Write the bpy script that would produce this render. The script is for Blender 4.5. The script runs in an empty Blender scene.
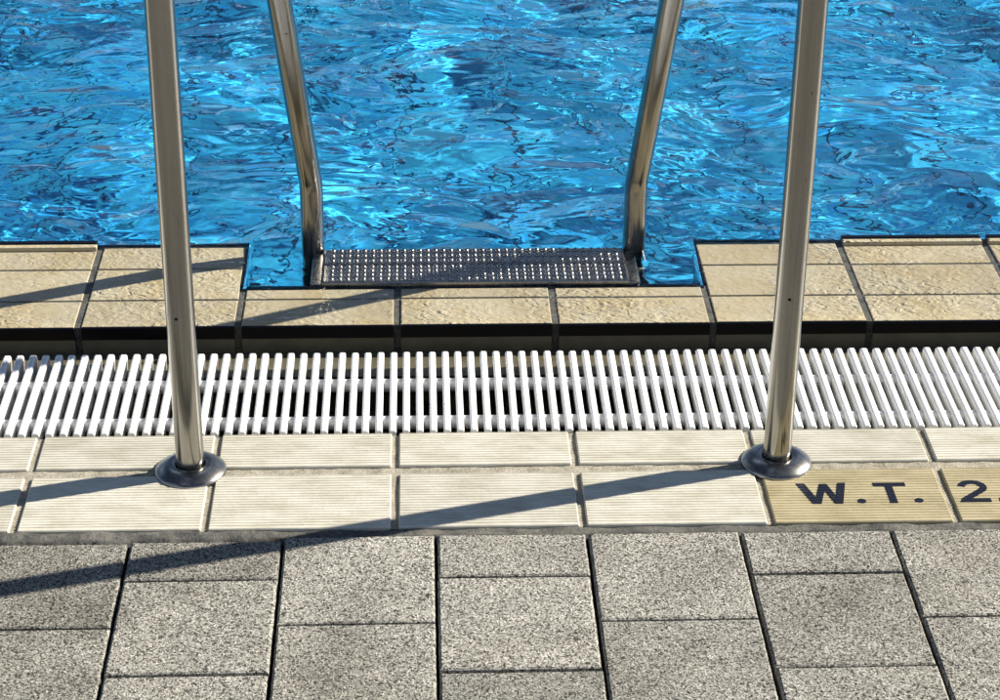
import bpy, bmesh, math, random
import numpy as np
from mathutils import Vector, Matrix
random.seed(7)
rng = np.random.default_rng(11)
sc = bpy.context.scene
C = sc.collection
R = math.radians

# ------------------------------------------------------------------ camera
yaw, pit, rol, f = 0.04144, 0.48731, 0.01044, 2163.76
fw = Vector((math.sin(yaw)*math.cos(pit), math.cos(yaw)*math.cos(pit), -math.sin(pit)))
rt = Vector((math.cos(yaw), -math.sin(yaw), 0)); up = rt.cross(fw)
r2 = math.cos(rol)*rt + math.sin(rol)*up
u2 = -math.sin(rol)*rt + math.cos(rol)*up
cam = bpy.data.cameras.new('camera'); co = bpy.data.objects.new('camera', cam); C.objects.link(co)
m = Matrix((r2, u2, -fw)).transposed().to_4x4(); m.translation = Vector((0.03675, -2.41532, 1.54472))
co.matrix_world = m
cam.sensor_fit = 'HORIZONTAL'; cam.sensor_width = 36; cam.lens = 36*f/1000
cam.clip_start = 0.05; cam.clip_end = 500
sc.camera = co

# ------------------------------------------------------------------ light
SUN_EL = R(31)
az_vec = Vector((0.962, 0.272, 0)).normalized()          # horizontal direction towards the sun
sdir = az_vec*math.cos(SUN_EL) + Vector((0, 0, math.sin(SUN_EL)))
w = bpy.data.worlds.new('World'); sc.world = w; w.use_nodes = True
nt = w.node_tree
sky = nt.nodes.new('ShaderNodeTexSky'); sky.sky_type = 'NISHITA'; sky.sun_disc = False
sky.sun_elevation = SUN_EL; sky.sun_rotation = math.atan2(az_vec.x, az_vec.y)
sky.air_density = 0.45; sky.dust_density = 0.15; sky.ozone_density = 1.5
bg = nt.nodes['Background']; bg.inputs[1].default_value = 0.05
# unseen bright clouds added to the sky to make pale reflections on the water
tcw = nt.nodes.new('ShaderNodeTexCoord'); mpw = nt.nodes.new('ShaderNodeMapping'); mpw.inputs['Scale'].default_value = (1, 1, 2.2)
cn = nt.nodes.new('ShaderNodeTexNoise'); cn.inputs['Scale'].default_value = 2.6; cn.inputs['Detail'].default_value = 7; cn.inputs['Roughness'].default_value = .6
cr = nt.nodes.new('ShaderNodeValToRGB'); cr.color_ramp.elements[0].position = .57; cr.color_ramp.elements[1].position = .66
cm = nt.nodes.new('ShaderNodeMix'); cm.data_type = 'RGBA'; cm.inputs[7].default_value = (15, 19.0, 24.0, 1)
nt.links.new(tcw.outputs['Generated'], mpw.inputs[0]); nt.links.new(mpw.outputs[0], cn.inputs['Vector'])
nt.links.new(cn.outputs['Fac'], cr.inputs[0]); nt.links.new(cr.outputs[0], cm.inputs[0])
nt.links.new(sky.outputs[0], cm.inputs[6]); nt.links.new(cm.outputs[2], bg.inputs[0])
sun = bpy.data.lights.new('sun', 'SUN'); so = bpy.data.objects.new('sun', sun); C.objects.link(so)
sun.energy = 5.0; sun.angle = R(0.53); sun.color = (1.0, 0.94, 0.83)
so.rotation_euler = sdir.to_track_quat('Z', 'Y').to_euler()
sun.cycles.is_caustics_light = True
sc.view_settings.view_transform = 'Standard'; sc.view_settings.look = 'None'
sc.view_settings.exposure = 0.84; sc.view_settings.gamma = 1
sc.view_settings.use_curve_mapping = False
sc.cycles.use_denoising = True
sc.cycles.max_bounces = 10; sc.cycles.transmission_bounces = 6; sc.cycles.glossy_bounces = 4
sc.cycles.diffuse_bounces = 3; sc.cycles.sample_clamp_indirect = 6.0
sc.cycles.caustics_reflective = False; sc.cycles.caustics_refractive = True
sc.cycles.blur_glossy = 0.3

# ------------------------------------------------------------------ helpers
def tag(o, label=None, cat=None, group=None, kind=None):
    if label: o['label'] = label
    if cat: o['category'] = cat
    if group: o['group'] = group
    if kind: o['kind'] = kind
    return o
def empty(name, loc=(0, 0, 0)):
    o = bpy.data.objects.new(name, None); C.objects.link(o); o.location = loc
    o.empty_display_size = 0.1
    return o
def link(name, me, mats, parent=None):
    for mm in (mats if isinstance(mats, (list, tuple)) else [mats]): me.materials.append(mm)
    o = bpy.data.objects.new(name, me); C.objects.link(o)
    if parent is not None: o.parent = parent
    return o
def obj(name, bm, mats, parent=None, smooth=False):
    me = bpy.data.meshes.new(name)
    bmesh.ops.recalc_face_normals(bm, faces=bm.faces)
    bm.to_mesh(me); bm.free()
    if smooth:
        for p in me.polygons: p.use_smooth = True
    return link(name, me, mats, parent)
def box(bm, x0, x1, y0, y1, z0, z1, mat=0, bev=0.0):
    """box; bev chamfers the top edges"""
    b = min(bev, (x1-x0)/3, (y1-y0)/3)
    if b > 0:
        rings = [(x0, x1, y0, y1, z0), (x0, x1, y0, y1, z1-b), (x0+.3*b, x1-.3*b, y0+.3*b, y1-.3*b, z1-.3*b), (x0+b, x1-b, y0+b, y1-b, z1)]
    else:
        rings = [(x0, x1, y0, y1, z0), (x0, x1, y0, y1, z1)]
    prev = None; fs = []
    for a, c, d, e, z in rings:
        vs = [bm.verts.new(p) for p in ((a, d, z), (c, d, z), (c, e, z), (a, e, z))]
        if prev:
            for i in range(4): fs.append(bm.faces.new((prev[i], prev[(i+1) % 4], vs[(i+1) % 4], vs[i])))
        else: fs.append(bm.faces.new(vs[::-1]))
        prev = vs
    fs.append(bm.faces.new(prev))
    for q in fs: q.material_index = mat
def tube(bm, pts, r, n=28, caps=True):
    pts = [Vector(p) for p in pts]; rings = []
    t0 = (pts[1]-pts[0]).normalized(); nrm = t0.orthogonal().normalized()
    for i, p in enumerate(pts):
        t = (pts[min(i+1, len(pts)-1)]-pts[max(i-1, 0)]).normalized()
        nrm = (nrm - t*nrm.dot(t)).normalized(); bn = t.cross(nrm)
        rings.append([bm.verts.new(p+(nrm*math.cos(a)+bn*math.sin(a))*r) for a in [2*math.pi*k/n for k in range(n)]])
    for a, b in zip(rings, rings[1:]):
        for k in range(n): bm.faces.new((a[k], a[(k+1) % n], b[(k+1) % n], b[k]))
    if caps: bm.faces.new(rings[0][::-1]); bm.faces.new(rings[-1])
def fillet(corners, radii, seg=14):
    """polyline with rounded corners"""
    P = [Vector(c) for c in corners]; out = [P[0]]
    for i in range(1, len(P)-1):
        a = (P[i-1]-P[i]).normalized(); b = (P[i+1]-P[i]).normalized()
        ang = a.angle(b); d = radii[i-1]/math.tan(ang/2)
        d = min(d, (P[i-1]-P[i]).length*.48, (P[i+1]-P[i]).length*.48); rr = d*math.tan(ang/2)
        s = P[i]+a*d; e = P[i]+b*d; c = P[i]+(a+b).normalized()*(rr/math.sin(ang/2))
        v0 = s-c; v1 = e-c; th = v0.angle(v1)
        for k in range(seg+1):
            t = k/seg
            out.append(c+(v0*math.sin((1-t)*th)+v1*math.sin(t*th))/math.sin(th))
    out.append(P[-1]); return out
def lathe(bm, prof, n=64, mat=0, at=(0, 0, 0)):
    rings = [[bm.verts.new((at[0]+r*math.cos(2*math.pi*k/n), at[1]+r*math.sin(2*math.pi*k/n), at[2]+z)) for k in range(n)] for r, z in prof]
    for a, b in zip(rings, rings[1:]):
        for k in range(n): bm.faces.new((a[k], a[(k+1) % n], b[(k+1) % n], b[k])).material_index = mat

# ------------------------------------------------------------------ materials
class NT:
    def __init__(s, name):
        s.m = bpy.data.materials.new(name); s.m.use_nodes = True; s.t = s.m.node_tree
        s.b = s.t.nodes['Principled BSDF']; s.out = s.t.nodes['Material Output']
        s.pos = s.t.nodes.new('ShaderNodeNewGeometry').outputs['Position']
    def n(s, typ, **kw):
        nd = s.t.nodes.new('ShaderNode'+typ)
        for k, v in kw.items(): setattr(nd, k, v)
        return nd
    def l(s, a, b): s.t.links.new(a, b)
    def mapping(s, scale=(1, 1, 1), rot=(0, 0, 0), src=None):
        mp = s.n('Mapping'); mp.inputs['Scale'].default_value = scale; mp.inputs['Rotation'].default_value = rot
        s.l(src or s.pos, mp.inputs['Vector']); return mp.outputs[0]
    def noise(s, scale, detail=3, rough=.55, src=None, dist=0):
        q = s.n('TexNoise'); q.inputs['Scale'].default_value = scale; q.inputs['Detail'].default_value = detail
        q.inputs['Roughness'].default_value = rough; q.inputs['Distortion'].default_value = dist
        s.l(src or s.pos, q.inputs['Vector']); return q.outputs['Fac']
    def vor(s, scale, src=None, feature='F1', out='Color'):
        q = s.n('TexVoronoi', feature=feature); q.inputs['Scale'].default_value = scale
        s.l(src or s.pos, q.inputs['Vector']); return q.outputs[out]
    def ramp(s, fac, stops):
        q = s.n('ValToRGB'); el = q.color_ramp.elements
        while len(el) < len(stops): el.new(.5)
        for e, (p, c) in zip(el, stops):
            e.position = p; e.color = (c, c, c, 1) if isinstance(c, (int, float)) else (*c, 1)
        s.l(fac, q.inputs[0]); return q.outputs[0]
    def mix(s, fac, a, b, mode='MIX'):
        q = s.n('Mix', data_type='RGBA', blend_type=mode)
        for sock, v in ((q.inputs[0], fac), (q.inputs[6], a), (q.inputs[7], b)):
            if isinstance(v, (int, float)): sock.default_value = v
            elif isinstance(v, tuple): sock.default_value = (*v, 1)
            else: s.l(v, sock)
        return q.outputs[2]
    def math(s, op, a, b=0.0, c=0.0):
        q = s.n('Math', operation=op)
        for i, v in enumerate((a, b, c)):
            if isinstance(v, (int, float)): q.inputs[i].default_value = v
            else: s.l(v, q.inputs[i])
        return q.outputs[0]
    def bump(s, h, dist=.001, strength=1.0, normal=None):
        q = s.n('Bump'); q.inputs['Strength'].default_value = strength; q.inputs['Distance'].default_value = dist
        s.l(h, q.inputs['Height'])
        if normal: s.l(normal, q.inputs['Normal'])
        return q.outputs[0]
    def island(s): return s.t.nodes.new('ShaderNodeNewGeometry').outputs['Random Per Island']
    def set(s, **kw):
        names = dict(color='Base Color', rough='Roughness', metal='Metallic', normal='Normal', coat='Coat Weight',
                     coatr='Coat Roughness', coatn='Coat Normal', spec='Specular IOR Level', ior='IOR', trans='Transmission Weight', aniso='Anisotropic')
        for k, v in kw.items():
            sock = s.b.inputs[names[k]]
            if isinstance(v, tuple): sock.default_value = (*v, 1)
            elif isinstance(v, (int, float)): sock.default_value = v
            else: s.l(v, sock)
        return s.m

def mat_paver():
    s = NT('exposed_aggregate_concrete')
    warp = s.n('VectorMath', operation='ADD')
    nz = s.n('TexNoise'); nz.inputs['Scale'].default_value = 160; nz.inputs['Detail'].default_value = 2
    s.l(s.pos, nz.inputs['Vector'])
    sc_ = s.n('VectorMath', operation='SCALE'); sc_.inputs['Scale'].default_value = .004
    s.l(nz.outputs['Color'], sc_.inputs[0]); s.l(s.pos, warp.inputs[0]); s.l(sc_.outputs[0], warp.inputs[1])
    v = s.vor(430, warp.outputs[0]); sep = s.n('SeparateColor'); s.l(v, sep.inputs[0])
    fine = s.noise(520, 2, .6)
    grain = s.ramp(sep.outputs[0], [(0, .05), (.12, .14), (.28, .34), (.65, .46), (1, .70)])
    pits = s.ramp(s.noise(330, 3, .7), [(.36, .12), (.47, 1.0)])
    col = s.mix(1.0, grain, pits, 'MULTIPLY')
    col = s.mix(1.0, col, s.ramp(fine, [(.3, .7), (.7, 1.2)]), 'MULTIPLY')
    blotch = s.ramp(s.noise(9, 4, .6), [(.3, (.80, .78, .72)), (.7, (1.20, 1.16, 1.07))])
    col = s.mix(1.0, col, blotch, 'MULTIPLY')
    col = s.mix(1.0, col, s.ramp(s.noise(3.2, 5, .62), [(.40, (.80, .79, .76)), (.55, (1.04, 1.04, 1.03))]), 'MULTIPLY')
    col = s.mix(s.ramp(s.noise(26, 2, .5), [(.765, 0.0), (.79, .85)]), col, (.03, .028, .025))
    isl = s.ramp(s.island(), [(0, (.84, .83, .80)), (.5, (.97, .955, .92)), (1, (1.10, 1.08, 1.04))])
    col = s.mix(1.0, col, isl, 'MULTIPLY')
    h = s.math('ADD', s.math('MULTIPLY', s.noise(330, 3, .7), 1.2), s.math('MULTIPLY', sep.outputs[0], .5))
    return s.set(color=col, rough=.9, spec=.25, normal=s.bump(h, .0028, 1.0))
def mat_tile(name, base, dirt=(.62, .6, .5), rough=.42):
    s = NT(name)
    isl = s.ramp(s.island(), [(0, .90), (1, 1.04)])
    col = s.mix(1.0, base, isl, 'MULTIPLY')
    d = s.ramp(s.noise(14, 5, .65, s.mapping((1, 2.2, 1))), [(.40, 0.0), (.72, .75)])
    col = s.mix(d, col, s.mix(1.0, col, dirt, 'MULTIPLY'))
    sp = s.ramp(s.noise(210, 2, .5), [(.70, 0.0), (.76, .6)])
    col = s.mix(sp, col, (.30, .26, .19))
    return s.set(color=col, rough=rough, spec=.4, normal=s.bump(s.noise(120, 3), .0006, .6))
def mat_wet_tile(name, base):
    s = NT(name)
    isl = s.ramp(s.island(), [(0, .92), (1, 1.05)])
    col = s.mix(1.0, base, isl, 'MULTIPLY')
    d = s.ramp(s.noise(11, 5, .65), [(.4, (1, 1, 1)), (.75, (.84, .75, .56))])
    col = s.mix(1.0, col, d, 'MULTIPLY')
    a = s.noise(48, 1, .4, s.mapping((1, 1.5, 1), (0, 0, .3)), 1.2)
    b = s.noise(95, 1, .5, s.mapping((1, 1.5, 1), (0, 0, -.4)), .8)
    env = s.ramp(s.noise(4.5, 2, .5), [(.38, .25), (.62, 1.0)])
    h = s.math('MULTIPLY', env, s.math('ADD', s.math('MULTIPLY', a, 1.0), s.math('MULTIPLY', b, .42)))
    return s.set(color=col, rough=.45, normal=s.bump(h, .0058, 1.0))
def mat_plain(name, col, rough=.5, metal=0, nscale=40, amt=.15, bump=.0, coat=0, spec=.5):
    s = NT(name)
    n = s.ramp(s.noise(nscale, 5, .6), [(.3, 1-amt), (.7, 1+amt)])
    c = s.mix(1.0, col, n, 'MULTIPLY')
    kw = dict(color=c, rough=rough, metal=metal, coat=coat, spec=spec)
    if bump: kw['normal'] = s.bump(s.noise(nscale*4, 4, .7), bump, 1)
    return s.set(**kw)
def mat_grout(name, c0, c1, scale=45):
    s = NT(name)
    col = s.ramp(s.noise(scale, 5, .7), [(.35, c0), (.65, c1)])
    sp = s.ramp(s.noise(230, 2, .6), [(.3, .7), (.6, 1.1)])
    return s.set(color=s.mix(1.0, col, sp, 'MULTIPLY'), rough=.9, spec=.2, normal=s.bump(s.noise(260, 4, .7), .0016, 1))
def mat_steel(name, base, rough, streak=True):
    s = NT(name)
    tc = s.n('TexCoord').outputs['Object']
    st = s.noise(60, 4, .6, s.mapping((1, 1, .03), src=tc))
    blot = s.noise(9, 4, .6, tc)
    c = s.mix(1.0, base, s.ramp(st, [(.3, .80), (.7, 1.1)]), 'MULTIPLY')
    c = s.mix(s.ramp(blot, [(.55, 0.0), (.8, .3)]), c, s.mix(1.0, c, (.80, .76, .68), 'MULTIPLY'))
    spot = s.ramp(s.noise(120, 2, .5, tc), [(.73, 0.0), (.78, .8)])
    c = s.mix(spot, c, (.10, .08, .06))
    rr = s.ramp(s.math('ADD', s.math('MULTIPLY', st, .5), s.math('MULTIPLY', blot, .5)), [(.3, rough*.8), (.7, rough*1.35)])
    return s.set(color=c, metal=1.0, rough=rr, normal=s.bump(s.noise(300, 3, .6, s.mapping((1, 1, .08), src=tc)), .00006, .5))

M_paver = mat_paver()
M_tile = mat_tile('ribbed_cream_tile', (.72, .685, .585))
M_depth = mat_tile('ribbed_yellow_tile', (.56, .48, .30), rough=.45)
M_wet = mat_wet_tile('wet_beige_tile', (.52, .46, .32))
M_black = mat_plain('black_glaze', (.0025, .003, .007), .32, nscale=30, amt=.3, spec=.25)
M_grout = mat_grout('beige_grout', (.30, .27, .21), (.50, .46, .37))
M_wgrout = mat_grout('wet_grey_grout', (.06, .06, .055), (.17, .165, .14))
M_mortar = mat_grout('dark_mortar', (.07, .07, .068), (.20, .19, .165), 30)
M_soil = mat_grout('joint_sand', (.012, .012, .012), (.05, .046, .04), 60)
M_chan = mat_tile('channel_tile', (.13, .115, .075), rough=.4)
M_riser = mat_plain('shaded_wet_riser_tile', (.15, .14, .10), .4, nscale=25, amt=.2)  # beige riser tile darkened so its base colour carries the shade
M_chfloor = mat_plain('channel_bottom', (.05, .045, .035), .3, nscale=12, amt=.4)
s = NT('white_plastic')
gr = s.ramp(s.noise(7, 6, .7), [(.50, 0.0), (.72, .55)]); sk = s.ramp(s.noise(150, 3, .6), [(.66, 0.0), (.72, .7)])
M_white = s.set(color=s.mix(sk, s.mix(gr, (.86, .86, .85), (.62, .58, .48)), (.38, .32, .24)), rough=.4)
M_rod = mat_plain('greyed_white_plastic', (.70, .70, .69), .42, nscale=25, amt=.08)
M_steel = mat_steel('brushed_stainless_steel', (.30, .292, .272), .18)
M_flange = mat_steel('polished_steel', (.34, .325, .30), .26)
M_step = mat_steel('wet_stainless_steel', (.40, .38, .35), .25)
s = NT('navy_lettering_glaze')
sp_ = s.n('SeparateXYZ'); s.l(s.pos, sp_.inputs[0])
ribs = s.math('SINE', s.math('MULTIPLY', s.math('SUBTRACT', sp_.outputs[1], .003), 2*math.pi/.00655))
wear = s.ramp(s.noise(260, 4, .7), [(.62, 0.0), (.72, .7)])
M_ink = s.set(color=s.mix(wear, s.mix(s.ramp(ribs, [(.2, 0.0), (.9, 1.0)]), (.004, .005, .012), (.012, .015, .035)), (.16, .14, .10)), rough=.45, spec=.3, normal=s.bump(ribs, .0005, 1.0))

# ------------------------------------------------------------------ ground
COL = [-.344, -.1453, .0537, .2527, .4552, .655]
bm = bmesh.new()
box(bm, -30, 30, -30, -.0005, -.4, -.018)
o = obj('ground', bm, M_soil); tag(o, kind='structure')

pit_ = .1995
xs = [COL[0]-pit_*k for k in range(14, 0, -1)] + COL + [COL[-1]+pit_*k for k in range(1, 15)]
i0 = xs.index(COL[0])
bm = bmesh.new()
for i in range(len(xs)-1):
    half = ((i-i0) % 2 == 0)          # the column right of COL[0] starts with a cut slab
    y = -.2175 if not half else -.118
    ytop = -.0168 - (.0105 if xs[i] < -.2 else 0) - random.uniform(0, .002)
    rows = [(y, ytop)]
    while y > -5.2: rows.append((y-.2, y)); y -= .2
    for a, b in rows:
        g = .0023; hz = random.uniform(-.0012, .0012)
        x0, x1 = xs[i]+g+random.uniform(-.0007, .0007), xs[i+1]-g+random.uniform(-.0007, .0007)
        y0, y1 = a+.0016, b-.0016
        if y0 < -1.1 or abs((x0+x1)/2) > 2:
            box(bm, x0, x1, y0, y1, -.03, hz, 0, .003); continue
        # slab with a slightly ragged, worn edge
        nx, ny = 24, max(8, int((y1-y0)/.008))
        cx, cy = (x0+x1)/2, (y0+y1)/2
        ring = [(x0+(x1-x0)*k/nx, y0) for k in range(nx)] + [(x1, y0+(y1-y0)*k/ny) for k in range(ny)] + \
               [(x1-(x1-x0)*k/nx, y1) for k in range(nx)] + [(x0, y1-(y1-y0)*k/ny) for k in range(ny)]
        jit = [random.uniform(-.0003, .0004) for _ in ring]
        tx, ty = random.uniform(-.006, .006), random.uniform(-.006, .006)
        prev = None
        for ins, z in ((0, -.03), (0, -.0042), (.0008, -.0018), (.0030, 0.0)):
            vs = []
            for (px, py), j in zip(ring, jit):
                dx = max(-1, min(1, (cx-px)/((x1-x0)/2)*1.0)); dy = max(-1, min(1, (cy-py)/((y1-y0)/2)))
                ex = math.copysign(1, dx) if abs(dx) > .97 else 0; ey = math.copysign(1, dy) if abs(dy) > .97 else 0
                q = ins+j
                vs.append(bm.verts.new((px+ex*q, py+ey*q, z+(hz+tx*(px-cx)+ty*(py-cy) if z > -.02 else 0))))
            if prev:
                n = len(vs)
                for k in range(n): bm.faces.new((prev[k], prev[(k+1) % n], vs[(k+1) % n], vs[k]))
            prev = vs
        bm.faces.new(prev)
o = obj('pavement', bm, M_paver); tag(o, kind='structure')

# mortar strip between the tiles and the slabs
def sheet(name, x0, x1, y0, y1, zf, nx, ny, mat, yf=None):
    xx = np.linspace(x0, x1, nx); yy = np.linspace(0, 1, ny)
    V = []; F = []
    for j in range(ny):
        for i in range(nx):
            ya, yb = (y0, y1) if yf is None else yf(xx[i])
            V.append((xx[i], ya+(yb-ya)*yy[j], zf(xx[i], yy[j])))
    for j in range(ny-1):
        for i in range(nx-1): F.append((j*nx+i, j*nx+i+1, (j+1)*nx+i+1, (j+1)*nx+i))
    me = bpy.data.meshes.new(name); me.from_pydata(V, [], F)
    for p in me.polygons: p.use_smooth = True
    return link(name, me, mat)
ph = rng.uniform(0, 6.3, 12)
def wob(x): return .0012*math.sin(41*x+ph[0])+.0010*math.sin(97*x+ph[1])+.0007*math.sin(211*x+ph[2])
def strip_z(x, t):
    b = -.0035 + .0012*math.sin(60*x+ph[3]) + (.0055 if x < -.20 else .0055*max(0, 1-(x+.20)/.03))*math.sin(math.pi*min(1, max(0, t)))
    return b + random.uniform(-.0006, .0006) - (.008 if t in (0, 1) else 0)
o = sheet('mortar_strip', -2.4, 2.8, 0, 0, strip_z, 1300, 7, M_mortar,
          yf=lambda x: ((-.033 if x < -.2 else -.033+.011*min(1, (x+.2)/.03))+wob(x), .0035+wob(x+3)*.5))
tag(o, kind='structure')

# ------------------------------------------------------------------ ribbed deck tiles
def ribbed(bm, x0, x1, y0, y1, z=0.0, pitch=.0064, h=.0008, mat=0, tilt=0.0):
    n = max(3, round((y1-y0-.005)/pitch)); p = (y1-y0-.005)/n
    prof = [(y0, -.012), (y0, -.0016), (y0+.0012, -.0002)]
    y = y0+.0025
    for k in range(n):
        prof += [(y, 0), (y+p*.60, 0), (y+p*.70, -h), (y+p*.90, -h)]
        y += p
    prof += [(y, 0), (y1-.0012, -.0002), (y1, -.0016), (y1, -.012)]
    e = .0016
    def ring(x, dz, inset=0): return [bm.verts.new((x, min(max(yy, y0+inset), y1-inset), z+zz+dz+tilt*(x-x0))) for yy, zz in prof]
    R0 = [ring(x0, -.0018, .0008), ring(x0+e, 0), ring(x1-e, 0), ring(x1, -.0018, .0008)]
    for A, B in zip(R0, R0[1:]):
        for i in range(len(prof)-1): bm.faces.new((A[i], B[i], B[i+1], A[i+1])).material_index = mat
    for Rg in (R0[0], R0[-1]):
        bot = [Rg[0], Rg[-1]]
        lo = [bm.verts.new((v.co.x, v.co.y, z-.014)) for v in bot]
        for i in range(len(prof)-1):
            pass
        bm.faces.new(Rg[:]+[lo[1], lo[0]]).material_index = mat
bm = bmesh.new()
for k in range(-63, 63):
    gx = .0052
    x0, x1 = .25*k+gx, .25*(k+1)-gx
    ribbed(bm, x0, x1, .1595, .2486, random.uniform(-.0006, .0004), mat=0)
    if k in (2, 3): continue
    ribbed(bm, x0+random.uniform(-.0006, .0006), x1+random.uniform(-.0006, .0006), .0015, .1375, random.uniform(-.0006, .0004), mat=0)
o = obj('deck_tiles', bm, M_tile); tag(o, kind='structure')
o = sheet('tile_grout', -15.9, 15.9, .002, .2475, lambda x, t: -.0042+random.uniform(-.0007, .0007), 3000, 12, M_grout)
tag(o, kind='structure')
bm = bmesh.new(); box(bm, -15.9, 15.9, .0, .2470, -.5, -.0085); o = obj('deck_bed', bm, M_grout); tag(o, kind='structure')

# depth marker tiles with lettering
def stroke(bm, pts, wd, z0, z1):
    """polyline stroke of given width as a thin solid (mitred)"""
    P = [Vector((p[0], p[1])) for p in pts]; L = []; Rr = []
    for i, p in enumerate(P):
        if i == 0: d = (P[1]-P[0]).normalized(); nrm = Vector((-d.y, d.x)); s = 1
        elif i == len(P)-1: d = (P[-1]-P[-2]).normalized(); nrm = Vector((-d.y, d.x)); s = 1
        else:
            a = (P[i]-P[i-1]).normalized(); b = (P[i+1]-P[i]).normalized()
            nrm = (Vector((-a.y, a.x))+Vector((-b.y, b.x))).normalized(); s = 1/max(.45, nrm.dot(Vector((-a.y, a.x))))
        L.append(p+nrm*wd/2*s); Rr.append(p-nrm*wd/2*s)
    for i in range(len(P)-1):
        q = [L[i], L[i+1], Rr[i+1], Rr[i]]
        prism(bm, q, z0, z1)
def prism(bm, q, z0, z1):
    a = [bm.verts.new((p[0], p[1], z0)) for p in q]; b = [bm.verts.new((p[0], p[1], z1)) for p in q]
    n = len(q)
    bm.faces.new(a[::-1]); bm.faces.new(b)
    for i in range(n): bm.faces.new((a[i], a[(i+1) % n], b[(i+1) % n], b[i]))
def disc(bm, x, y, rx, ry, z0, z1): prism(bm, [(x+rx*math.cos(2*math.pi*k/24), y+ry*math.sin(2*math.pi*k/24)) for k in range(24)], z0, z1)
ZL0, ZL1 = -.0016, .0004
bm = bmesh.new(); ribbed(bm, .5052, .7448, .0015, .1375)
t1 = obj('depth_marker_tile', bm, M_depth)
tag(t1, 'yellowish ribbed tile marked W.T. beside the right handrail base', 'marker tile', 'depth marker tiles')
yb, yt = .046, .0985
bm = bmesh.new()
# W: outline polygon pieces
sw = .0125
def band(bm, a, b, wd):        # slanted stroke with horizontal ends
    prism(bm, [(a[0]-wd/2, a[1]), (a[0]+wd/2, a[1]), (b[0]+wd/2, b[1]), (b[0]-wd/2, b[1])], ZL0, ZL1)
for q, (a, b, wd) in enumerate((((.5535, yt), (.5690, yb), .0118), ((.5845, yt-.002), (.5700, yb), .0098), ((.5850, yt-.002), (.5985, yb), .0098), ((.6105, yt), (.5990, yb), .0108))):
    band(bm, a, b, wd); bmesh.ops.translate(bm, verts=bm.verts[-8:], vec=(0, 0, .00012*q))
l = obj('letter_w', bm, M_ink, t1)
for xq in (.6305, .7085):
    bm = bmesh.new(); disc(bm, xq, yb+.006, .0058, .0058, ZL0, ZL1)
    l = obj('full_stop', bm, M_ink, t1)
bm = bmesh.new(); prism(bm, [(.6530, yt), (.6530, yt-.0092), (.6975, yt-.0092), (.6975, yt)], ZL0, ZL1)
prism(bm, [(.6685, yt-.0092), (.6685, yb), (.6790, yb), (.6790, yt-.0092)], ZL0, ZL1)
l = obj('letter_t', bm, M_ink, t1)
bm = bmesh.new(); ribbed(bm, .7552, .9948, .0015, .1375)
t2 = obj('depth_marker_tile', bm, M_depth)
tag(t2, 'yellowish ribbed tile marked 2. at the right edge of the photo', 'marker tile', 'depth marker tiles')
bm = bmesh.new()
cx2, cy2, ra, rb = .7885, .0850, .0150, .0125
arc = [(cx2+ra*math.cos(a), cy2+rb*math.sin(a)) for a in np.linspace(R(175), R(-38), 16)]
stroke(bm, arc+[(.7700, yb+.0055)], .0098, ZL0, ZL1)
prism(bm, [(.7640, yb), (.8065, yb), (.8065, yb+.0092), (.7680, yb+.0092)], ZL0+.0001, ZL1+.0003)
l = obj('digit_two', bm, M_ink, t2)
bm = bmesh.new(); disc(bm, .8235, yb+.006, .0058, .0058, ZL0, ZL1); l = obj('full_stop', bm, M_ink, t2)

# ------------------------------------------------------------------ overflow channel
bm = bmesh.new()
def quad(bm, pts, mat=0):
    bm.faces.new([bm.verts.new(p) for p in pts]).material_index = mat
X0, X1 = -15.9, 15.9
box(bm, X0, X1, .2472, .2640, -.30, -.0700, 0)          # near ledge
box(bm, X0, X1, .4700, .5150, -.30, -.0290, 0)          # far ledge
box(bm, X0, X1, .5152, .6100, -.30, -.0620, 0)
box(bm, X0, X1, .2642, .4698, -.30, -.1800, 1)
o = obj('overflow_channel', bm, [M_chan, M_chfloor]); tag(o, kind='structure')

# ------------------------------------------------------------------ coping at the pool edge
ZC = -.016
YF, YB, YN = .6125, .9120, .7430
bm = bmesh.new()      # materials: 0 wet tile, 1 black glaze, 2 grout
box(bm, X0, X1, YF+.006, YN+.006, -.45, ZC-.0022, 2)
box(bm, X0, -.2535, YN+.0062, YB+.006, -.45, ZC-.0022, 2)
box(bm, .5035, X1, YN+.0062, YB+.006, -.45, ZC-.0022, 2)
for k in range(-63, 63):
    g = .0058
    x0, x1 = .25*k+g, .25*(k+1)-g
    notch = -1 <= k <= 1
    segs = [(YF+.004, .7055), (.7105, YN)] if notch else [(YF+.004, .7055), (.7105, .8205), (.8255, YB-.004)]
    dz = random.uniform(-.0006, .0004)
    for a, b in segs: box(bm, x0, x1, a, b, ZC-.012, ZC+dz, 0, .0016)
    box(bm, x0, x1, YF, YF+.012, ZC-.0215, ZC-.0005+dz, 1, .002)    # black glazed nose towards the gutter
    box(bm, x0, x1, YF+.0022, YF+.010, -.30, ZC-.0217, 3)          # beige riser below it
    yb_ = YN if notch else YB-.004
    if notch or k in (-2, 2):
        box(bm, x0-(0 if k != 2 else .003), x1, yb_+.0002, yb_+.0095, -.13, ZC+.0012+dz, 1, .002)
    else:
        box(bm, x0, x1, yb_-.0135, yb_-.0002, ZC-.01, ZC+.0070, 0, .002)       # raised grip rim
        box(bm, x0, x1, yb_+.0000, yb_+.0130, -.13, ZC+.0082, 1, .002)
box(bm, -.2565, -.2498, YN+.010, YB+.004, -.13, ZC+.0010, 1, .002)
box(bm, .4998, .5066, YN+.010, YB+.004, -.13, ZC+.0010, 1, .002)
o = obj('pool_coping', bm, [M_wet, M_black, M_wgrout, M_riser]); tag(o, kind='structure')
coping = o

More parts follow.
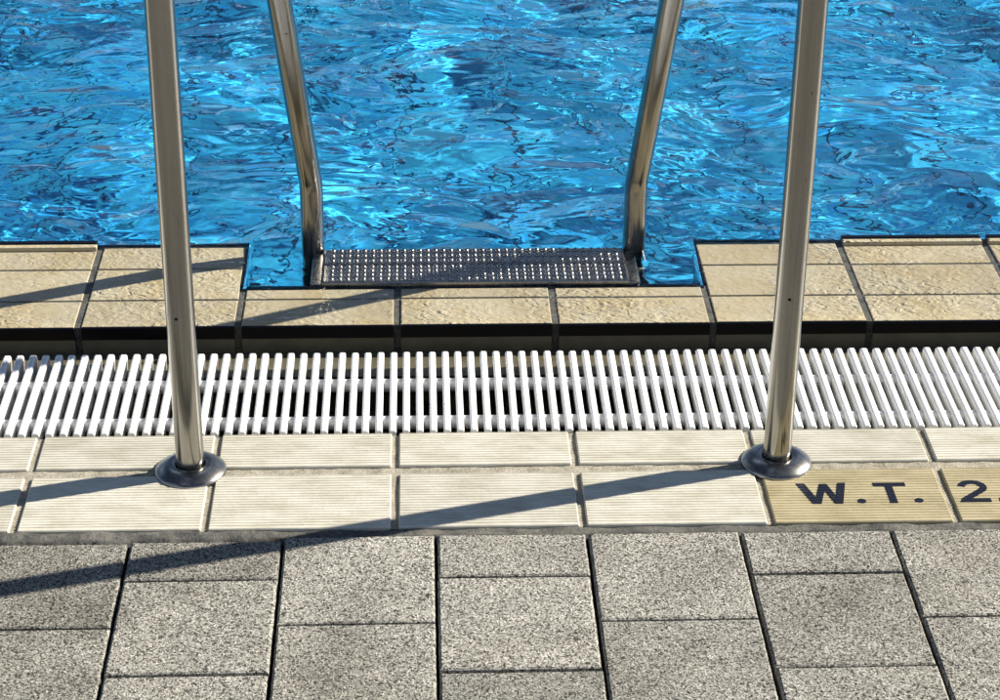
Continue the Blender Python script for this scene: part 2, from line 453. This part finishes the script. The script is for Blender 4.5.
# ------------------------------------------------------------------ pool basin
s = NT('blue_pool_tile')
def brick(wd, ht, ms):
    br = s.n('TexBrick'); br.offset = 0.0
    br.inputs['Scale'].default_value = 1.0; br.inputs['Brick Width'].default_value = wd; br.inputs['Row Height'].default_value = ht
    br.inputs['Mortar Size'].default_value = ms; br.inputs['Mortar Smooth'].default_value = .1; br.inputs['Bias'].default_value = -.1
    s.l(s.pos, br.inputs['Vector']); return br
b1 = brick(.25, .25, .0065)
b1.inputs['Color1'].default_value = (1, 1, 1, 1); b1.inputs['Color2'].default_value = (.8, .86, .92, 1); b1.inputs['Mortar'].default_value = (.10, .13, .18, 1)
b2 = brick(.05, .05, .0008)
b2.inputs['Color1'].default_value = (.004, .27, .84, 1); b2.inputs['Color2'].default_value = (.05, .58, 1.0, 1); b2.inputs['Bias'].default_value = .28; b2.inputs['Mortar'].default_value = (.03, .26, .50, 1)  # mosaic blues, spread wide to stand in for pale patches of caustic light
colp = s.mix(1.0, b2.outputs['Color'], b1.outputs['Color'], 'MULTIPLY')
colp = s.mix(1.0, colp, s.ramp(s.noise(2.2, 4, .6), [(.3, .72), (.6, 1.1)]), 'MULTIPLY')
M_pool = s.set(color=colp, rough=.4)
s = NT('blue_wall_tile')
M_wall = mat_plain('blue_wall_tile', (.02, .28, .62), .4, nscale=8)
DEPTH = -.85
bm = bmesh.new(); box(bm, -16, 16, .60, 40, DEPTH-.2, DEPTH); o = obj('pool_floor', bm, M_pool); tag(o, kind='structure'); floor = o
bm = bmesh.new()
box(bm, -16, 16, .70, YN-.0042, DEPTH, -.10); box(bm, -16, -.2575, YN-.0042, YB-.0042, DEPTH, -.10); box(bm, .5075, 16, YN-.0042, YB-.0042, DEPTH, -.10)
box(bm, -16.3, -16, .3, 40, DEPTH, -.0); box(bm, 16, 16.3, .3, 40, DEPTH, -.0); box(bm, -16.3, 16.3, 40, 40.3, DEPTH, -.0)
o = obj('pool_wall', bm, M_wall); tag(o, kind='structure'); wall = o
bm = bmesh.new(); box(bm, -60, 60, 40.3, 140, -.4, -.0); box(bm, -60, -16.3, -.0, 40.3, -.4, 0); box(bm, 16.3, 60, 0, 40.3, -.4, 0)
o = obj('far_deck', bm, M_paver); tag(o, kind='structure')

# water
ZW = -.0134
def axis(lo, a, b, hi, step, grow=1.12):
    mid = list(np.arange(a, b+1e-6, step)); L = []; x = a; d = step
    while x > lo: d *= grow; x -= d; L.append(max(x, lo))
    Rr = []; x = b; d = step
    while x < hi: d *= grow; x += d; Rr.append(min(x, hi))
    return np.array(L[::-1]+mid+Rr)
gx = axis(-16, -1.15, 2.6, 16, .0085); gy = axis(.632, .632, 4.2, 40, .0085)
Xg, Yg = np.meshgrid(gx, gy)
sx = np.gradient(gx)[None, :]; sy = np.gradient(gy)[:, None]; stp = np.maximum(sx, sy)
def sea(X, Y, seed, lams, slope, dirspread, dirc, n):
    r = np.random.default_rng(seed); H = np.zeros_like(X)
    for i in range(n):
        lam = math.exp(r.uniform(math.log(lams[0]), math.log(lams[1]))); k = 2*math.pi/lam
        th = dirc+r.normal()*dirspread; p = r.uniform(0, 2*math.pi)
        a = slope*math.sqrt(2.0/n)/k
        att = np.clip((lam/stp-3)/2, 0, 1)
        H += a*att*np.sin(k*(X*math.cos(th)+Y*math.sin(th))+p)
    return H
warpx = sea(Xg, Yg, 3, (.3, 1.2), .35, 2, 0, 14); warpy = sea(Xg, Yg, 4, (.3, 1.2), .35, 2, 0, 14)
Xw, Yw = Xg+warpx, Yg+warpy
SW = 1.0
big = sea(Xw, Yw, 21, (.22, .9), .055, .9, 1.35, 26)
mid = sea(Xw, Yw, 22, (.11, .26), .075, 1.2, 1.3, 44)
fin = sea(Xw+3, Yw, 23, (.030, .07), .055, 1.6, 1.2, 50)
env = .55+.45*np.sin(3.1*Xw+1.3*Yw+1)*np.sin(2.3*Yw-1.7*Xw+.4)
H = big*SW + mid*.24
# calm thin film over the coping, splashy in the notch
inn = (Xg > -.256) & (Xg < .506)
edge = np.where(inn, YN+.005, YB+.01)
t = np.clip((Yg-edge+.02)/.10, 0, 1); t = t*t*(3-2*t)
film = .0011*np.sin(150*(Yw*1.1+.25*np.sin(9*Xw)))*0 + sea(Xw*1.0, Yw, 31, (.016, .05), .05, 1.6, .9, 50) + sea(Xg, Yg, 33, (.05, .16), .018, 1.6, .9, 20)
shore = .664+.014*np.sin(7*Xg+1)+.010*np.sin(17*Xg+2)+.006*np.sin(41*Xg)+ .02*np.sin(2.3*Xg)
shore = np.where(inn, .652+.3*(shore-.664), shore)
drop = np.clip((shore-Yg)/.03, 0, 1.6)
base_film = ZC+.0024
Z = ZW+H*.8*(.25+.75*t)
edge = np.where(inn, YN, YB-.004)
sub = Yg < edge-.006
Zfilm = base_film+film*.8-.0050*drop**1.3
Z = np.where(sub, -.0300, Z)
def film_mesh():
    xf = axis(-15.9, -.95, 1.25, 15.9, .0024); yf = np.arange(.6215, YB+.003, .0024)
    X, Y = np.meshgrid(xf, yf)
    global stp
    keep_stp = stp; stp = np.maximum(np.gradient(xf)[None, :], .0024)+0*X
    wx = X+sea(X, Y, 41, (.08, .3), .12, 2, 0, 10); wy = Y+sea(X, Y, 42, (.08, .3), .12, 2, 0, 10)
    amp = .35+.65*np.clip(.5+sea(X, Y, 43, (.12, .5), .12, 3, 0, 12)*30, 0, 1.25)
    Z = FTH+ZC+FA*amp*sea(wx, wy*1.15, 44, (.013, .035), .10, 1.3, 1.2, 60)+sea(wx, wy, 45, (.04, .12), .022, 1.3, 1.0, 24)
    stp = keep_stp
    inn = (X > -.250) & (X < .500)
    sh = .650+.010*np.sin(7*X+1)+.006*np.sin(17*X+2)+.005*np.sin(41*X)+.012*np.sin(2.3*X)
    sh = sh-.012; sh = np.where(inn, .632+.25*(sh-.638), sh)
    Z = Z-(FTH+.002)*np.clip((sh-Y)/.02, 0, 1.4)**1.5
    n_, m_ = len(xf), len(yf)
    V = np.stack([X, Y, Z], -1).reshape(-1, 3).astype(np.float32)
    id_ = np.arange(n_*m_).reshape(m_, n_)
    keep = ~((X > -.2498) & (X < .4998) & (Y > YN+.006))
    k4 = keep[:-1, :-1] & keep[:-1, 1:] & keep[1:, 1:] & keep[1:, :-1]
    F = np.stack([id_[:-1, :-1], id_[:-1, 1:], id_[1:, 1:], id_[1:, :-1]], -1)[k4]
    me = bpy.data.meshes.new('water_film'); me.from_pydata(V.tolist(), [], F.tolist())
    me.polygons.foreach_set('use_smooth', np.ones(len(F), bool))
    s = NT('thin_water_film'); s.t.nodes.remove(s.b)
    tr = s.n('BsdfTransparent'); gl = s.n('BsdfGlossy'); gl.inputs['Roughness'].default_value = .01
    lw = s.n('LayerWeight'); lw.inputs['Blend'].default_value = .5
    fr = s.math('MULTIPLY_ADD', s.math('POWER', lw.outputs['Facing'], 5.0), .98, .02); mx = s.n('MixShader')
    s.l(fr, mx.inputs[0]); s.l(tr.outputs[0], mx.inputs[1]); s.l(gl.outputs[0], mx.inputs[2]); s.l(mx.outputs[0], s.out.inputs['Surface'])
    o = link('water_film', me, s.m); tag(o, kind='structure')
FTH = .0034; FA = 1.0
film_mesh()
me = bpy.data.meshes.new('water')
nx, ny = len(gx), len(gy)
V = np.stack([Xg, Yg, Z], -1).reshape(-1, 3).astype(np.float32)
idx = np.arange(nx*ny).reshape(ny, nx)
F = np.stack([idx[:-1, :-1], idx[:-1, 1:], idx[1:, 1:], idx[1:, :-1]], -1).reshape(-1, 4)
me.vertices.add(len(V)); me.vertices.foreach_set('co', V.ravel())
me.loops.add(F.size); me.loops.foreach_set('vertex_index', F.ravel().astype(np.int32))
me.polygons.add(len(F)); me.polygons.foreach_set('loop_start', np.arange(0, F.size, 4, dtype=np.int32))
me.polygons.foreach_set('loop_total', np.full(len(F), 4, np.int32))
me.update(); me.validate()
me.polygons.foreach_set('use_smooth', np.ones(len(F), bool))
s = NT('pool_water')
s.t.nodes.remove(s.b)
g = s.n('BsdfGlass'); g.inputs['IOR'].default_value = 1.33; g.inputs['Roughness'].default_value = 0.0
g.inputs['Color'].default_value = (.97, 1, 1, 1)
# small wind ripples are finer than the mesh: bump
wn = s.n('TexNoise'); wn.inputs['Scale'].default_value = 2.2; wn.inputs['Detail'].default_value = 2; s.l(s.pos, wn.inputs['Vector'])
wv = s.n('VectorMath', operation='MULTIPLY_ADD'); wv.inputs[1].default_value = (.22, .22, 0); s.l(wn.outputs['Color'], wv.inputs[0]); s.l(s.pos, wv.inputs[2])
r1 = s.noise(5.5, 1, .4, s.mapping((1, 1.25, 1), (0, 0, .25), wv.outputs[0]), .6)
r2_ = s.noise(13, 1, .45, s.mapping((1, 1.25, 1), (0, 0, -.3), wv.outputs[0]), .5)
r3 = s.noise(34, 1, .5, s.mapping((1, 1.2, 1), (0, 0, .5), wv.outputs[0]), .4)
hh = s.math('ADD', s.math('MULTIPLY', r1, .026), s.math('ADD', s.math('MULTIPLY', r2_, .0080), s.math('MULTIPLY', r3, .0011)))
s.l(s.bump(hh, 1.0, 1.0), g.inputs['Normal'])
s.l(g.outputs[0], s.out.inputs['Surface'])
water = link('water', me, s.m); tag(water, kind='structure')
water.cycles.is_caustics_caster = True
for o in (floor, wall): o.cycles.is_caustics_receiver = True

# ------------------------------------------------------------------ gutter grate
SP = .01945; XS0 = .054
grate = empty('gutter_grate', (0.1, .374, -.03))
tag(grate, 'white plastic slatted grate covering the overflow channel', 'grate')
def off(o): o.location = o.location - Vector((0.1, .374, -.03)); return o
bm = bmesh.new()
w2 = .0051
prof = [(-w2+.0012, -.028), (-w2, -.008), (-w2, -.0022), (-w2+.0012, -.0006), (-w2+.0022, .0000), (w2-.0022, .0000), (w2-.0012, -.0006), (w2, -.0022), (w2, -.008), (w2-.0012, -.028)]
ya, yb2 = .2560, .4970
rings = []
for y, dz in ((ya, -.0012), (ya+.0015, 0), (yb2-.004, 0), (yb2-.001, -.0015), (yb2, -.004)):
    rings.append([bm.verts.new((x, y, z+(dz if z > -.02 else 0))) for x, z in prof])
for A, B in zip(rings, rings[1:]):
    for i in range(len(prof)): bm.faces.new((A[i], A[(i+1) % len(prof)], B[(i+1) % len(prof)], B[i]))
bm.faces.new(rings[0]); bm.faces.new(rings[-1][::-1])
y = ya+.008
while y < yb2-.01:                                           # anti-slip studs
    for sx_ in (-.0026,):
        a = .0014; h = .0009
        b4 = [bm.verts.new((sx_+p*a, y+q*a, -.0002)) for p, q in ((-1, -1), (1, -1), (1, 1), (-1, 1))]
        tp = [bm.verts.new((sx_+p*a*.4, y+q*a*.4, h)) for p, q in ((-1, -1), (1, -1), (1, 1), (-1, 1))]
        bm.faces.new(tp)
        for i in range(4): bm.faces.new((b4[i], b4[(i+1) % 4], tp[(i+1) % 4], tp[i]))
    y += .0095
slat0 = off(obj('slat', bm, M_white, grate)); base_loc = slat0.location.copy()
lo, hi = -50, 49
slat0.location = base_loc+Vector((XS0+lo*SP, 0, 0))
for i in range(lo+1, hi+1):
    s_ = slat0.copy(); C.objects.link(s_); s_.parent = grate
    s_.location = base_loc+Vector((XS0+i*SP+random.uniform(-.0003, .0003), random.uniform(-.0006, .0006), random.uniform(-.0003, .0003)))
bm = bmesh.new(); tmpl = slat0.data
for i in list(range(-200, lo))+list(range(hi+1, 200)):
    n0 = len(bm.verts); bm.from_mesh(tmpl); bm.verts.ensure_lookup_table()
    for v in bm.verts[n0:]: v.co.x += XS0+i*SP
o = off(obj('outer_slats', bm, M_white, grate)); o['kind'] = 'stuff'
for yc in (.4160, .3040):
    bm = bmesh.new(); xe = XS0+200*SP
    pts = [(-xe, yc, -.0150), (xe, yc, -.0150)]
    tube(bm, pts, .0098, 20, False)
    # small sleeves between slats
    off(obj('cross_rod', bm, M_rod, grate, True))

# ------------------------------------------------------------------ ladder
LX, RX, RY = -.142, .397, .880
ladder = empty('pool_ladder', (.124, .155, 0))
tag(ladder, 'stainless steel pool ladder arching from the deck tiles into the water', 'ladder')
def loff(o): o.location = o.location-Vector((.124, .155, 0)); return o
TR = .0192
def rail(xw, xd, yd, out):
    pts = fillet([(xw, RY, -1.15), (xw, RY, .110), (xw+out*.62, RY-.16, .76), (xd, yd+.06, .93), (xd, yd, .86), (xd, yd, -.012)], [.10, .20, .06, .2], 18)
    # resample long straight runs lightly
    bm = bmesh.new(); tube(bm, pts, TR, 40, False)
    return loff(obj('handrail', bm, M_steel, ladder, True))
rail(LX, -.2810, .1520, -.105); rail(RX, .5300, .1570, .105)
fl = [(.0196, .0085), (.0202, .0102), (.0215, .0120), (.0240, .0130), (.0275, .0130), (.031, .0125), (.036, .0108), (.0415, .0080), (.0460, .0048), (.0485, .0026), (.0490, .0008), (.0485, -.0025)]
for x, y in ((-.2810, .1520), (.5300, .1570)):
    bm = bmesh.new(); lathe(bm, fl, 72, at=(x, y, 0))
    loff(obj('base_flange', bm, M_flange, ladder, True))
    bm = bmesh.new()
# weld collar marks on the tubes and small bolt heads
for x, y, z in ((-.2845, .1335, .243), (.5270, .1382, .262)):
    bm = bmesh.new(); lathe(bm, [(0.0001, .0006), (.0022, .0006), (.0026, -.0006)], 16)
    bmesh.ops.rotate(bm, verts=bm.verts, matrix=Matrix.Rotation(R(90), 3, 'X'))
    bmesh.ops.translate(bm, verts=bm.verts, vec=(x, y, z))
    loff(obj('set_screw', bm, M_black, ladder, True))
def step(z, rows_split=True):
    root = None
    for (a, b, nr) in ((.8180, .8740, 3), (.7490, .8125, 4)):
        bm = bmesh.new()
        box(bm, LX+.019, RX-.019, a, b, z-.028, z, 0, .003)
        cols = 37
        for i in range(cols):
            for j in range(nr):
                bx = LX+.034+(RX-LX-.068)*i/(cols-1)+random.uniform(-.0003, .0003); by = a+.009+(b-a-.018)*j/(nr-1)
                lathe(bm, [(.0048, z-.0004), (.0043, z+.0018), (.0026, z+.0034), (.0006, z+.0038)], 9, at=(bx, by, 0))
        o = loff(obj('step_tread', bm, M_step, ladder))
        for p in o.data.polygons: p.use_smooth = len(p.vertices) == 4 and p.area < 6e-5
step(-.006)
step(-.28); step(-.56)
for x in (LX, RX):        # brackets carrying the top step
    bm = bmesh.new(); sgn = 1 if x == LX else -1
    box(bm, min(x+sgn*.0, x+sgn*.0188), max(x+sgn*.0, x+sgn*.0188), .752, RY-.012, -.04, -.012, 0, .002)
    loff(obj('step_bracket', bm, M_step, ladder))
